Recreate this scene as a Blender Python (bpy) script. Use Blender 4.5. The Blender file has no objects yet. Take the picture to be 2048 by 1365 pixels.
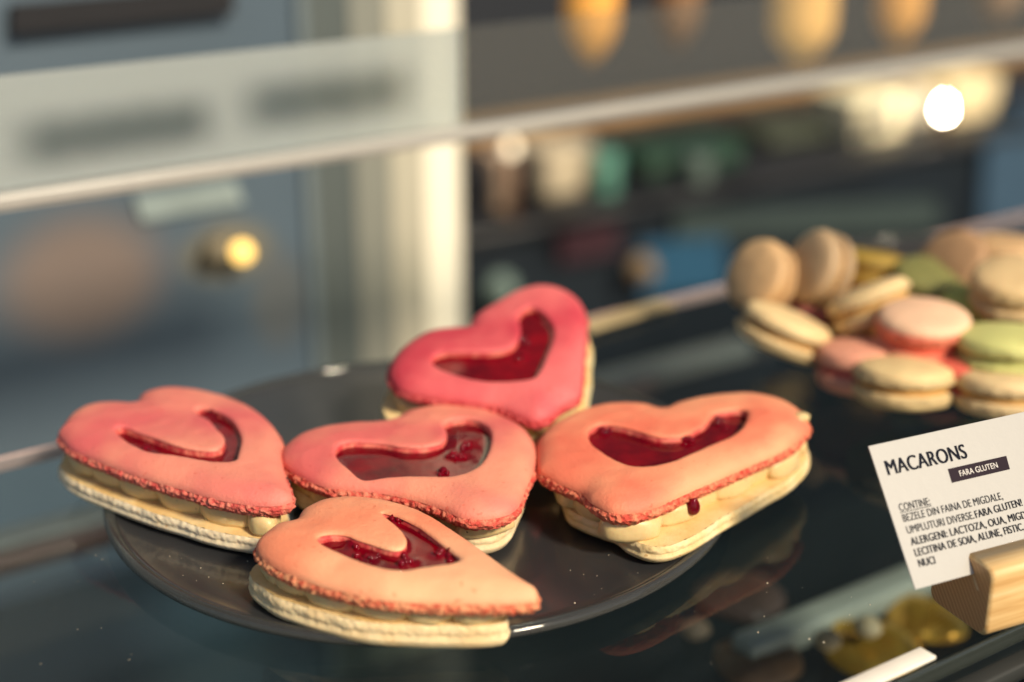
import bpy, bmesh, math, random
import numpy as np
from mathutils import Vector, Matrix, noise
from mathutils.geometry import delaunay_2d_cdt
random.seed(7)
S = bpy.context.scene

# ------------------------------------------------------------------ camera
FPX = 2950.0                                   # focal length in pixels of the 2048 wide photograph
PITCH = math.atan(1128 / FPX)
EYE = np.array([0.0, 0.0, 0.261])
h = np.array([0.559, 0.829, 0.0]); h /= np.linalg.norm(h)
RT = np.array([h[1], -h[0], 0.0])
FW = np.array([h[0] * math.cos(PITCH), h[1] * math.cos(PITCH), -math.sin(PITCH)])
UP = np.cross(RT, FW)
cam_d = bpy.data.cameras.new('camera'); cam = bpy.data.objects.new('camera', cam_d)
S.collection.objects.link(cam); S.camera = cam
cam.matrix_world = Matrix(((RT[0], UP[0], -FW[0], EYE[0]), (RT[1], UP[1], -FW[1], EYE[1]), (RT[2], UP[2], -FW[2], EYE[2]), (0, 0, 0, 1)))
cam_d.sensor_width = 36; cam_d.lens = FPX * 36 / 2048
cam_d.clip_start = 0.01; cam_d.clip_end = 60
cam_d.dof.use_dof = True; cam_d.dof.focus_distance = 0.500; cam_d.dof.aperture_fstop = 3.1; cam_d.dof.aperture_blades = 9

# ------------------------------------------------------------------ light
SUN_AZ = np.array([0.14, -0.99]); SUN_AZ /= np.linalg.norm(SUN_AZ); SUN_EL = math.radians(38)
w = bpy.data.worlds.new("World"); S.world = w; w.use_nodes = True
nt = w.node_tree; bg = nt.nodes['Background']
sky = nt.nodes.new('ShaderNodeTexSky'); sky.sky_type = 'NISHITA'; sky.sun_disc = False
sky.sun_elevation = SUN_EL; sky.sun_rotation = math.atan2(SUN_AZ[0], SUN_AZ[1])
nt.links.new(sky.outputs[0], bg.inputs[0]); bg.inputs[1].default_value = 0.07
sd = bpy.data.lights.new('sun', 'SUN'); sun = bpy.data.objects.new('sun', sd); S.collection.objects.link(sun)
sd.energy = 4.4; sd.angle = math.radians(9); sd.color = (1.0, 0.84, 0.62)
sdir = Vector((SUN_AZ[0] * math.cos(SUN_EL), SUN_AZ[1] * math.cos(SUN_EL), math.sin(SUN_EL)))
sun.rotation_euler = sdir.to_track_quat('Z', 'Y').to_euler()
S.view_settings.view_transform = 'Standard'; S.view_settings.look = 'None'
S.view_settings.exposure = 0.27; S.view_settings.gamma = 1.0
S.cycles.use_denoising = True
S.cycles.max_bounces = 10; S.cycles.transparent_max_bounces = 16
S.cycles.caustics_reflective = False; S.cycles.caustics_refractive = False

# ------------------------------------------------------------------ helpers
def ray(x, y): return FW * FPX + RT * (x - 1024) - UP * (y - 682.5)
def onz(x, y, z): r = ray(x, y); return EYE + r * ((z - EYE[2]) / r[2])
def ony(x, y, Y): r = ray(x, y); return EYE + r * (Y / r[1])
def onplane(x, y, P, n): r = ray(x, y); return EYE + r * (np.dot(P - EYE, n) / np.dot(r, n))
def proj(P):
    d = np.asarray(P) - EYE; z = d @ FW
    return 1024 + FPX * (d @ RT) / z, 682.5 - FPX * (d @ UP) / z

def link(name, me, mat=None, parent=None, smooth=True, kind=None):
    o = bpy.data.objects.new(name, me); S.collection.objects.link(o)
    if mat is not None:
        for m in (mat if isinstance(mat, (list, tuple)) else [mat]): me.materials.append(m)
    if parent is not None: o.parent = parent
    if smooth: me.shade_smooth()
    else: me.shade_flat()
    if kind: o['kind'] = kind
    return o

def tag(o, label=None, cat=None, group=None, kind=None):
    if label: o['label'] = label
    if cat: o['category'] = cat
    if group: o['group'] = group
    if kind: o['kind'] = kind
    return o

def empty(name, loc, label, cat, group=None, mat=None):
    o = bpy.data.objects.new(name, None); S.collection.objects.link(o)
    o.empty_display_size = 0.02
    if mat is not None: o.matrix_world = mat
    else: o.location = loc
    return tag(o, label, cat, group)

def mesh(verts, faces):
    me = bpy.data.meshes.new('mesh'); me.from_pydata([tuple(v) for v in verts], [], [tuple(int(i) for i in f) for f in faces]); me.update(); return me

def bevelbox(sx, sy, sz, bev=0.001, seg=2, center=(0, 0, 0)):
    bm = bmesh.new(); bmesh.ops.create_cube(bm, size=1)
    bmesh.ops.scale(bm, vec=(sx, sy, sz), verts=bm.verts); bmesh.ops.translate(bm, vec=center, verts=bm.verts)
    if bev > 0: bmesh.ops.bevel(bm, geom=bm.edges[:], offset=bev, segments=seg, affect='EDGES', profile=0.5)
    me = bpy.data.meshes.new('mesh'); bm.to_mesh(me); bm.free(); return me

def lathe(profile, n=48, cap=True):
    V, Fc = [], []; m = len(profile)
    for i in range(n):
        a = 2 * math.pi * i / n
        for r, z in profile: V.append((r * math.cos(a), r * math.sin(a), z))
    for i in range(n):
        j = (i + 1) % n
        for k in range(m - 1): Fc.append((i * m + k, j * m + k, j * m + k + 1, i * m + k + 1))
    me = mesh(V, Fc); bm = bmesh.new(); bm.from_mesh(me); bmesh.ops.remove_doubles(bm, verts=bm.verts, dist=1e-6)
    bmesh.ops.recalc_face_normals(bm, faces=bm.faces); bm.to_mesh(me); bm.free(); return me

# ------------------------------------------------------------------ materials
def mat(name):
    m = bpy.data.materials.new(name); m.use_nodes = True
    return m, m.node_tree, m.node_tree.nodes['Principled BSDF']

def tex(nt, scale, detail=4, rough=0.55, coord='Object', vec=None, dist=0.0):
    n = nt.nodes.new('ShaderNodeTexNoise'); n.inputs['Scale'].default_value = scale
    n.inputs['Detail'].default_value = detail; n.inputs['Roughness'].default_value = rough; n.inputs['Distortion'].default_value = dist
    if vec is None:
        c = nt.nodes.new('ShaderNodeTexCoord'); nt.links.new(c.outputs[coord], n.inputs['Vector'])
    else: nt.links.new(vec, n.inputs['Vector'])
    return n

def ramp(nt, src, stops):
    r = nt.nodes.new('ShaderNodeValToRGB'); nt.links.new(src, r.inputs[0])
    e = r.color_ramp.elements
    while len(e) < len(stops): e.new(0.5)
    for el, (p, c) in zip(e, stops): el.position = p; el.color = (*c, 1) if len(c) == 3 else c
    return r

def bump(nt, b, src, strength, dist, prev=None):
    n = nt.nodes.new('ShaderNodeBump'); n.inputs['Strength'].default_value = strength; n.inputs['Distance'].default_value = dist
    nt.links.new(src, n.inputs['Height'])
    if prev is not None: nt.links.new(prev.outputs[0], n.inputs['Normal'])
    nt.links.new(n.outputs[0], b.inputs['Normal']); return n

def crust(name, c1, c2, sss=0.12, fine=900, rough=0.62, bumps=(0.5, 0.0005), speck=None, big=20):
    """baked almond shell: two close colours mottled, fine grain relief"""
    m, nt, b = mat(name)
    n1 = tex(nt, big, 3); r = ramp(nt, n1.outputs['Fac'], [(0.38, c1), (0.62, c2)])
    col = r.outputs[0]
    if speck:
        n3 = tex(nt, 420, 1); r3 = ramp(nt, n3.outputs['Fac'], [(0.0, (1, 1, 1)), (0.70, (1, 1, 1)), (0.76, speck)])
        mx = nt.nodes.new('ShaderNodeMixRGB'); mx.blend_type = 'MULTIPLY'; mx.inputs[0].default_value = 1
        nt.links.new(col, mx.inputs[1]); nt.links.new(r3.outputs[0], mx.inputs[2]); col = mx.outputs[0]
    nt.links.new(col, b.inputs['Base Color'])
    b.inputs['Roughness'].default_value = rough
    b.inputs['Subsurface Weight'].default_value = sss; b.inputs['Subsurface Radius'].default_value = (1, .4, .25); b.inputs['Subsurface Scale'].default_value = 0.003
    n2 = tex(nt, fine, 5, 0.6); b1 = bump(nt, b, n2.outputs['Fac'], *bumps)
    n4 = tex(nt, 170, 3); b2_ = bump(nt, b, n4.outputs['Fac'], 0.25, 0.0008, b1)
    vo = nt.nodes.new('ShaderNodeTexVoronoi'); vo.inputs['Scale'].default_value = 1500; c_ = nt.nodes.new('ShaderNodeTexCoord'); nt.links.new(c_.outputs['Object'], vo.inputs['Vector'])
    rv = ramp(nt, vo.outputs['Distance'], [(0.0, (0, 0, 0)), (0.22, (1, 1, 1))]); bump(nt, b, rv.outputs[0], 0.35, 0.0003, b2_)
    return m

def plain(name, col, rough=0.5, metal=0.0, var=0.12, scale=30, coat=0.0, bumpd=0.0):
    m, nt, b = mat(name)
    n = tex(nt, scale, 4); lo = tuple(max(0, c * (1 - var)) for c in col); hi = tuple(min(1, c * (1 + var)) for c in col)
    r = ramp(nt, n.outputs['Fac'], [(0.3, lo), (0.7, hi)]); nt.links.new(r.outputs[0], b.inputs['Base Color'])
    b.inputs['Roughness'].default_value = rough; b.inputs['Metallic'].default_value = metal; b.inputs['Coat Weight'].default_value = coat
    if bumpd: bump(nt, b, n.outputs['Fac'], 0.4, bumpd)
    return m

def clear_glass(name, tint, gloss=1.0, rough=0.02, milk=0.0, milkcol=(.7, .72, .7), ior=1.5):
    m, nt, b = mat(name); nt.nodes.remove(b); out = nt.nodes['Material Output']
    tr = nt.nodes.new('ShaderNodeBsdfTransparent'); tr.inputs[0].default_value = (*tint, 1)
    gl = nt.nodes.new('ShaderNodeBsdfGlossy'); gl.inputs['Roughness'].default_value = rough; gl.inputs[0].default_value = (.95, .97, .96, 1)
    fr = nt.nodes.new('ShaderNodeFresnel'); fr.inputs[0].default_value = ior
    ge = nt.nodes.new('ShaderNodeNewGeometry')
    inv = nt.nodes.new('ShaderNodeMath'); inv.operation = 'SUBTRACT'; inv.inputs[0].default_value = 1; nt.links.new(ge.outputs['Backfacing'], inv.inputs[1])
    mu = nt.nodes.new('ShaderNodeMath'); mu.operation = 'MULTIPLY'; nt.links.new(fr.outputs[0], mu.inputs[0]); nt.links.new(inv.outputs[0], mu.inputs[1])
    mg = nt.nodes.new('ShaderNodeMath'); mg.operation = 'MULTIPLY'; nt.links.new(mu.outputs[0], mg.inputs[0]); mg.inputs[1].default_value = gloss
    base = tr.outputs[0]
    if milk > 0:
        df = nt.nodes.new('ShaderNodeBsdfDiffuse'); df.inputs[0].default_value = (*milkcol, 1)
        n = tex(nt, 1600, 3, 0.7); r = ramp(nt, n.outputs['Fac'], [(0.3, (milk * .75,) * 3), (0.7, (min(1, milk * 1.25),) * 3)])
        ms = nt.nodes.new('ShaderNodeMixShader'); nt.links.new(r.outputs[0], ms.inputs[0]); nt.links.new(tr.outputs[0], ms.inputs[1]); nt.links.new(df.outputs[0], ms.inputs[2]); base = ms.outputs[0]
    mx = nt.nodes.new('ShaderNodeMixShader'); nt.links.new(mg.outputs[0], mx.inputs[0]); nt.links.new(base, mx.inputs[1]); nt.links.new(gl.outputs[0], mx.inputs[2])
    nt.links.new(mx.outputs[0], out.inputs['Surface']); return m

def emit(name, col, s):
    m, nt, b = mat(name); b.inputs['Emission Color'].default_value = (*col, 1); b.inputs['Emission Strength'].default_value = s; b.inputs['Base Color'].default_value = (*col, 1); return m

# ------------------------------------------------------------------ the setting
M_floor = plain('floor_stone', (.030, .032, .034), 0.5, scale=3)
M_wall = plain('shop_wall_paint', (.010, .014, .022), 0.7, scale=2)
floor_me = bevelbox(14, 14, 0.1, 0); fl = link('floor', floor_me, M_floor, smooth=False, kind='structure'); fl.location = (1, 0.5, -1.05)
M_pave = plain('bounce_pavement_stone', (.42, .38, .33), .8, scale=2)
pv = link('bounce_pavement', bevelbox(14, 7, 0.02, 0), M_pave, smooth=False, kind='structure'); pv.location = (1, -3.35, -0.988)  # unseen pale ground added to bounce light up onto the heart fronts
wl = link('back_wall', bevelbox(9, 0.1, 4.2, 0), M_wall, smooth=False, kind='structure'); wl.location = (1.5, 2.2, 1.1)

YF, YR = 0.2547, 0.5735
M_shelf = clear_glass('smoked_shelf_glass', (.80, .86, .89), gloss=0.40, rough=0.015)
M_edge = clear_glass('shelf_edge_glass', (.16, .23, .22), gloss=1.3, rough=0.05, milk=0.3, milkcol=(.10, .12, .11))
X0, X1 = -0.35, 1.45
sh = empty('glass_shelf', (0, 0, 0), 'long clear smoked glass shelf carrying the heart macarons and the round macarons', 'shelf')
o = link('glass_slab', bevelbox(X1 - X0, YR - YF - 0.004, 0.006, 0), M_shelf, sh, smooth=False); o.location = ((X0 + X1) / 2, (YF + YR) / 2, -0.0031)
o = link('front_edge', bevelbox(X1 - X0, 0.002, 0.0066, 0.0008), M_edge, sh); o.location = ((X0 + X1) / 2, YF + 0.0006, -0.0033)
M_rear = plain('rear_edge_pink', (.55, .36, .32), 0.3)
o = link('rear_edge', bevelbox(X1 - X0, 0.002, 0.0066, 0.0008), M_rear, sh); o.location = ((X0 + X1) / 2, YR - 0.0006, -0.0033)

M_rail = plain('front_rail_dark', (.003, .0035, .007), 0.8); M_rail.node_tree.nodes['Principled BSDF'].inputs['Specular IOR Level'].default_value = .1
M_railtop = plain('front_rail_seal', (.022, .025, .024), 0.7)
fr = empty('front_rail', (0, 0, 0), 'dark navy rail with grey seal along the front edge of the glass shelf', 'rail')
o = link('seal', bevelbox(X1 - X0, 0.0065, 0.006, 0.001), M_railtop, fr); o.location = ((X0 + X1) / 2, YF - 0.0047, -0.0110)
o = link('rail_body', bevelbox(X1 - X0, 0.05, 0.024, 0.002), M_rail, fr); o.location = ((X0 + X1) / 2, YF - 0.0335, -0.024)

# lower deck seen through the shelf
M_deck = plain('lower_deck_grey', (.020, .028, .034), 0.55, scale=6)
dk = link('lower_deck', bevelbox(2.2, 0.52, 0.02, 0.002), M_deck, smooth=False)
dk.location = (0.55, 0.50, -0.31); tag(dk, 'dim grey lower deck of the display case under the glass shelf', 'case deck')
mt_ = link('reflection_mat', bevelbox(.62, .44, .004, .001), plain('reflection_mat_grey', (.070, .074, .068), .8, scale=8)); mt_.location = (-.02, .50, -.298); tag(mt_, 'dull grey sheet added for the reflection below the left end of the glass shelf', 'mat')  # added sheet, its lighter grey stands for the stronger reflection at left
M_strip = plain('pale_rail_metal', (.20, .215, .20), 0.45, metal=0.2)
M_white = plain('reflection_strip', (.95, .88, .78), 0.4)
M_pinkstrip = plain('copper_rail', (.20, .125, .105), 0.4, metal=0.2)
def lower_bar(name, mat_, px, py, z, wy, x0, x1, label, cat, hz=0.012):  # a straight bar along the case
    Y = onz(px, py, z)[1]
    o = link(name, bevelbox(x1 - x0, wy, hz, min(.002, hz * .15)), mat_); o.location = ((x0 + x1) / 2, Y, z - hz / 2); return tag(o, label, cat)
ZL = -0.12
lower_bar('pale_rail', plain('pale_cream_rail', (.40, .40, .33), .5), 1660, 1210, -.095, 0.015, onz(1490, 1285, -.095)[0], onz(2000, 1065, -.095)[0], 'pale grey rail under the shelf at lower right, left of the wooden block', 'rail')
lower_bar('steel_rail', M_strip, 0, 1073, ZL, 0.020, -0.3, onz(1520, 690, ZL)[0], 'steel rail under the shelf passing beneath the plate of hearts', 'rail')
lower_bar('copper_rail', M_pinkstrip, 0, 1107, ZL - .004, 0.010, -0.3, onz(1350, 760, ZL)[0], 'dull pinkish rail just in front of the steel rail, seen at far left', 'rail')
lower_bar('reflection_strip', M_white, 1775, 1340, 0.0016, 0.0065, onz(1500, 1460, 0)[0], onz(1853, 1310, 0)[0], 'short white strip added for a reflection along the front edge of the shelf left of the wooden block', 'strip', .0013)  # glass reflection built as a solid strip on the shelf

# ------------------------------------------------------------------ plates
M_plate, nt, b = mat('dark_glazed_glass')
n = tex(nt, 60, 5); r = ramp(nt, n.outputs['Fac'], [(0.3, (.024, .026, .030)), (0.7, (.031, .032, .036))]); nt.links.new(r.outputs[0], b.inputs['Base Color'])
b.inputs['Roughness'].default_value = 0.33; b.inputs['Coat Weight'].default_value = 0.7
ns = tex(nt, 22, 6, .65, dist=1.5); rs = ramp(nt, ns.outputs['Fac'], [(0.35, (.04,) * 3), (0.7, (.20,) * 3)]); nt.links.new(rs.outputs[0], b.inputs['Coat Roughness'])
M_rim = clear_glass('rim_glass', (.38, .42, .42), gloss=.8, rough=0.06, milk=0.10, milkcol=(.35, .35, .34))
M_crumb = plain('crumb_almond', (.80, .70, .52), 0.8)
def plate(name, c, R, label):
    p = empty(name, (c[0], c[1], 0), label, 'plate')
    prof = [(0, .0057), (R * .5, .0057), (R - .010, .0060), (R - .006, .0066), (R - .0045, .0070), (R - .0040, .0066), (R - .0042, .0050), (R - .010, .0030), (R - .030, .0010), (0, .0010)]
    link('plate_disc', lathe(prof, 160), M_plate, p)
    rim = [(R - .0045 + .0023 * (1 + math.cos(a)) , .0062 + .0021 * math.sin(a)) for a in [2 * math.pi * i / 14 for i in range(15)]]
    link('rim', lathe(rim, 200), M_rim, p)
    return p
PC = np.array([0.2613, 0.4507])
plate('dark_plate', PC, 0.1205, 'round dark glass plate under the five heart macarons')
PC2 = np.array([0.603, 0.463])
plate('dark_plate', PC2, 0.116, 'dark plate at right under the heap of small round macarons')
ZP = 0.0060

# ------------------------------------------------------------------ heart macarons
def closed_spline(pts, step):
    P = np.array(pts, float); n = len(P); out = []
    for i in range(n):
        p0, p1, p2, p3 = P[i - 1], P[i], P[(i + 1) % n], P[(i + 2) % n]
        for k in range(12):
            t = k / 12
            out.append(0.5 * ((2 * p1) + (-p0 + p2) * t + (2 * p0 - 5 * p1 + 4 * p2 - p3) * t * t + (-p0 + 3 * p1 - 3 * p2 + p3) * t ** 3))
    return resample(np.array(out), step)
def resample(Q, step):
    Q = np.vstack([Q, Q[:1]]); d = np.r_[0, np.cumsum(np.linalg.norm(np.diff(Q, axis=0), axis=1))]
    m = max(12, int(round(d[-1] / step))); t = np.linspace(0, d[-1], m, endpoint=False)
    return np.c_[np.interp(t, d, Q[:, 0]), np.interp(t, d, Q[:, 1])]
def smooth_closed(Q, k=2):
    for _ in range(k): Q = 0.25 * np.roll(Q, 1, 0) + 0.5 * Q + 0.25 * np.roll(Q, -1, 0)
    return Q
def area(Q): return 0.5 * np.sum(Q[:, 0] * np.roll(Q[:, 1], -1) - np.roll(Q[:, 0], -1) * Q[:, 1])
def normals_out(Q):
    t = np.roll(Q, -1, 0) - np.roll(Q, 1, 0); t /= np.linalg.norm(t, axis=1)[:, None] + 1e-12
    return np.c_[t[:, 1], -t[:, 0]] * (1 if area(Q) > 0 else -1)
def inside(P, Q):
    x, y = P[:, 0], P[:, 1]; r = np.zeros(len(P), bool); a = Q; b_ = np.roll(Q, -1, 0)
    for (x1, y1), (x2, y2) in zip(a, b_):
        c = ((y1 > y) != (y2 > y)); 
        if abs(y2 - y1) > 1e-12: r ^= c & (x < (x2 - x1) * (y - y1) / (y2 - y1) + x1)
    return r
def dist(P, Q):
    a = Q; d = np.roll(Q, -1, 0) - a; L = (d ** 2).sum(1) + 1e-18; out = np.empty(len(P))
    for i in range(0, len(P), 2000):
        p = P[i:i + 2000, None, :]; t = np.clip(((p - a) * d).sum(2) / L, 0, 1)
        out[i:i + 2000] = np.sqrt(((p - a - t[..., None] * d) ** 2).sum(2)).min(1)
    return out
def fill(outer, hole=None, grid=None, insets=(), hins=()):
    """triangles filling the outline, optionally with a hole; returns 2D points and faces"""
    pts = [outer]; edges = [(i, (i + 1) % len(outer)) for i in range(len(outer))]
    n0 = len(outer)
    if hole is not None:
        edges += [(n0 + i, n0 + (i + 1) % len(hole)) for i in range(len(hole))]; pts.append(hole)
    no = normals_out(outer)
    for d in insets:
        q = outer - no * d; q = q[dist(q, outer) > d * 0.93]; pts.append(q)
    if hole is not None:
        nh = normals_out(hole)
        for d in hins:
            q = hole + nh * d; q = q[dist(q, hole) > d * 0.93]; pts.append(q)
    if grid:
        lo, hi = outer.min(0), outer.max(0)
        gx, gy = np.meshgrid(np.arange(lo[0], hi[0], grid), np.arange(lo[1], hi[1], grid * .87))
        gx = gx + (np.arange(gx.shape[0])[:, None] % 2) * grid / 2
        g = np.c_[gx.ravel(), gy.ravel()]; g = g[inside(g, outer)]
        g = g[dist(g, outer) > (max(insets) if insets else 0) + grid * .5]
        if hole is not None:
            g = g[~inside(g, hole)]; g = g[dist(g, hole) > (max(hins) if hins else 0) + grid * .5]
        pts.append(g)
    P = np.vstack(pts); K = 1000.0
    v, e, f, *_ = delaunay_2d_cdt([Vector(p * K) for p in P], edges, [], 0, 1e-5)
    V = np.array([(a.x, a.y) for a in v]) / K; F = np.array([t for t in f if len(t) == 3])
    c = V[F].mean(1); ok = inside(c, outer)
    if hole is not None: ok &= ~inside(c, hole)
    return V, F[ok]
def N3(x, y, z, s): return noise.noise(Vector((x * s, y * s, z * s)))
def ring_strip(rows):
    V = [tuple(p) for r in rows for p in r]; n = len(rows[0]); F = []
    for k in range(len(rows) - 1):
        for i in range(n):
            j = (i + 1) % n; F.append((k * n + i, k * n + j, (k + 1) * n + j, (k + 1) * n + i))
    return V, F
def orient_out(me):
    bm = bmesh.new(); bm.from_mesh(me); bmesh.ops.recalc_face_normals(bm, faces=bm.faces); bm.to_mesh(me); bm.free(); return me

G = lambda t: np.sqrt(np.maximum(0, 1 - (1 - np.clip(t, 0, 1)) ** 2))
HF, HD = 0.0046, 0.0047          # height of the ruffled foot and of the dome above it

def foot_mesh(outline, z0, z1, rough, seed, bulge=0.0006, rows=11, step=0.00042, holed=None, jag=0.0005):
    Q = resample(outline, step); nn = normals_out(Q); R = []
    for k in range(rows):
        t = k / (rows - 1); row = []
        z = z1 + (z0 - z1) * t
        for (x, y), (nx, ny) in zip(Q, nn):
            o = bulge * math.sin(math.pi * min(1, t * 1.15)) - 0.0004
            a = N3(x, y, z * 1.7 + seed, 620); bb = N3(x + 9, y, z * 1.4 + seed, 1400); c = N3(x, y + 5, seed, 120)
            o += rough * (a * .9 - abs(bb) * .9 + c * .5) * (0.35 if k == 0 else 1)
            if k == rows - 1: o -= 0.0012
            zz = z + (jag * (a + bb * .6) if k > rows - 4 else 0.00015 * bb)
            row.append((x + nx * o, y + ny * o, zz))
        R.append(row)
    return ring_strip(R)

def heart(name, label, outer_px, hole_px, c1, c2, foot_c, tilt=0.0, pivot=(0, 0), z0=0.0, bot=None, lift=True, seed=0.0, dollops=16, lumps=(), drop_px=None, chip_px=None, zt=-0.0080, botc=((.72, .55, .31), (.80, .65, .42))):
    # local frame: foot plane of the top shell
    ang = math.radians(tilt); ex = RT.copy(); eb = h.copy()
    ey = eb * math.cos(ang) + np.array([0, 0, 1]) * math.sin(ang); ez = np.cross(ex, ey)
    P0 = onz(pivot[0], pivot[1], z0)
    def to_local(x, y, lf): Q = onplane(x, y, P0 + ez * lf, ez) - P0; return (Q @ ex, Q @ ey)
    A = np.array(outer_px, float); ctr = A.mean(0)
    Ad = resample(closed_spline(outer_px, 6.0), 6.0)
    nn = normals_out(Ad)                      # pixel normals; y points down
    sgn = 1.0
    if ((Ad + nn * 3 - ctr) ** 2).sum() < ((Ad - nn * 3 - ctr) ** 2).sum(): nn = -nn
    L = np.array([to_local(x, y, 0.0074 * (0.5 - 0.5 * ny)) for (x, y), (nx, ny) in zip(Ad, nn)])
    L = smooth_closed(resample(L, 0.0007), 3)
    H = np.array([to_local(x, y, 0.0090) for x, y in closed_spline(hole_px, 5.0)]); H = smooth_closed(resample(H, 0.0006), 1)
    if area(L) < 0: L = L[::-1]
    if area(H) < 0: H = H[::-1]
    H = smooth_closed(resample(H - normals_out(H) * .0006, .0006), 6)
    Mw = Matrix(((ex[0], ey[0], ez[0], P0[0]), (ex[1], ey[1], ez[1], P0[1]), (ex[2], ey[2], ez[2], P0[2]), (0, 0, 0, 1)))
    root = empty(name, None, label, 'macaron', mat=Mw)
    root['group'] = 'heart macarons on the dark plate'
    mt = crust('shell_' + name, c1, c2, sss=0.12, speck=(.92, .74, .70)); 
    mf = crust('foot_' + name, (foot_c[0] * .85, foot_c[1] * .6, foot_c[2] * .75), tuple(.55 * a + .45 * b_ for a, b_ in zip(c2, (foot_c[0], foot_c[1] * 1.4, foot_c[2] * 1.4))), sss=0.08, fine=1800, rough=0.7, bumps=(0.9, .0007), big=420)
    # dome
    V, F = fill(L, H, 0.0011, (0.00015, 0.0005, 0.0011), (0.0002, 0.0006, 0.0012))
    def ztop(V):
        d1, d2 = dist(V, L), dist(V, H)
        z = HF + HD * G(d1 / 0.0085) + 0.0014 * np.clip(d1 / 0.016, 0, 1)
        z -= 0.0011 * (1 - G(d2 / 0.0020)) * np.clip(d1 / 0.004, 0, 1)
        return z + np.array([0.00065 * N3(x, y, seed, 42) + 0.00016 * N3(x, y, seed, 170) + 0.00008 * N3(x, y, seed, 520) for x, y in V]) * np.clip(d1 / 0.003, 0, 1)
    z = ztop(V)
    top = link('top_shell', orient_out(mesh(np.c_[V, z], F)), mt, root)
    if sum(p.normal.z for p in top.data.polygons) < 0: top.data.flip_normals()
    Vf, Ff = foot_mesh(L, 0.0, HF + 0.0005, 0.00105, seed, bulge=0.0013, rows=14, jag=0.0011)
    n0 = len(Vf); Vh, Fh = [], []
    Q = resample(H, 0.0005); qn = normals_out(Q); rows = []; zq = ztop(Q)
    for k in range(9):
        row = []
        for (x, y), (nx, ny), zt_ in zip(Q, qn, zq):
            zz = zt_ - 0.0001 - k * 0.0008
            a = N3(x, y, zz * 1.5 + seed, 700); bb = N3(x + 3, y, zz + seed, 1500)
            o = (0.0004 * a + .0003 * abs(bb)) * min(1, k / 2) + (0.0002 if k == 0 else 0) - 0.0003 * min(1, k / 3)
            row.append((x + nx * (o + (0.0006 if k == 0 else 0.0001)), y + ny * (o + (0.0006 if k == 0 else .0001)), zz - (0 if k else -0.0002)))
        rows.append(row)
    Vh, Fh = ring_strip(rows)
    link('ruffled_foot', mesh(Vf, Ff), mf, top)
    link('cutout_wall', mesh(Vh, Fh), M_wet, top)
    # underside of the shell
    Vu, Fu = fill(resample(L - normals_out(L) * .001, 0.002), None)
    link('shell_underside', mesh(np.c_[Vu, np.full(len(Vu), 0.0003)], Fu), mf, top)
    # jam
    Hj = resample(H + normals_out(H) * 0.0011, 0.0008); V, F = fill(Hj, None, 0.0008)
    d = dist(V, H) * np.where(inside(V, H), 1, -1)
    z = 0.0073 + 0.0003 * np.exp(-np.maximum(d, 0) / 0.0010)
    z += np.array([0.00035 * N3(x, y, seed + 3, 45) + 0.00002 * N3(x, y, seed + 3, 260) for x, y in V])
    for lx, ly, lr, lh in lumps:
        p = np.array(to_local(lx, ly, 0.006)); z += .6 * lh * np.exp(-((V - p) ** 2).sum(1) / (lr * lr))
    z = np.where(dist(V, H) * np.where(inside(V, H), 1, -1) < .0030, np.minimum(z, ztop(V) - .0009), z)
    F = [tuple(int(i) for i in f) for f in F]; V3 = [tuple(v) for v in np.c_[V, z]]
    rb_ = random.Random(seed)
    for lx, ly, lr, lh in lumps:
        p = np.array(to_local(lx, ly, 0.006))
        for _ in range(9):
            q = p + np.array([rb_.gauss(0, lr * .8), rb_.gauss(0, lr * .8)]); r_ = rb_.uniform(.0005, .0014); b0 = len(V3); zz = z[((V - q) ** 2).sum(1).argmin()] + r_ * .2
            for i in range(9):
                for j in range(14):
                    a_, t_ = math.pi * i / 8, 2 * math.pi * j / 14; V3.append((q[0] + r_ * math.sin(a_) * math.cos(t_), q[1] + r_ * math.sin(a_) * math.sin(t_), zz + r_ * math.cos(a_)))
            F += [(b0 + i * 14 + j, b0 + (i + 1) * 14 + j, b0 + (i + 1) * 14 + (j + 1) % 14, b0 + i * 14 + (j + 1) % 14) for i in range(8) for j in range(14)]
    jam = link('jam_filling', mesh(V3, F), M_jam, root)
    if sum(p.normal.z for p in jam.data.polygons) < 0: jam.data.flip_normals()
    # bottom shell
    bs, brot, bx, by = bot; c0 = L.mean(0); ca, sa = math.cos(math.radians(brot)), math.sin(math.radians(brot))
    B = (L - c0) * bs; B = np.c_[B[:, 0] * ca - B[:, 1] * sa, B[:, 0] * sa + B[:, 1] * ca] + c0 + np.array([bx, by])
    B = smooth_closed(resample(B, 0.0008), 4)
    TB = 0.0161 if z0 is None else 0.0160
    mb = crust('base_' + name, *botc, sss=0.12, fine=1100, rough=0.75, bumps=(0.25, .0004), speck=(.75, .62, .5), big=90)
    TF = (0.0160 + zt) * .43; rows = []; Q = resample(B, 0.0005); qn = normals_out(Q); K = 16
    for k in range(K):
        t = k / (K - 1); row = []
        if t < .42:   # rough foot, on top
            u = t / .42; zz = zt - TF * u; base = 0.0002 + 0.0007 * math.sin(math.pi * u); rg = 0.00042
        else:
            u = (t - .42) / .58; zz = zt - TF - (0.0160 + zt - TF) * math.sin(u * math.pi / 2); base = 0.0012 - 0.0062 * (1 - math.cos(u * math.pi / 2)); rg = 0.00012
        for (x, y), (nx, ny) in zip(Q, qn):
            a = N3(x, y, zz * 1.5 + seed + 20, 520); bb = N3(x, y + 4, zz * 1.2 + seed, 1250); c = N3(x, y, seed + 8, 90)
            o = base + rg * (a - abs(bb) + .6 * c) + 0.0005 * c
            row.append((x + nx * o, y + ny * o, zz + (0.0004 * a if k == 0 else 0.0002 * c)))
        rows.append(row)
    Vb, Fb = ring_strip(rows)
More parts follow.
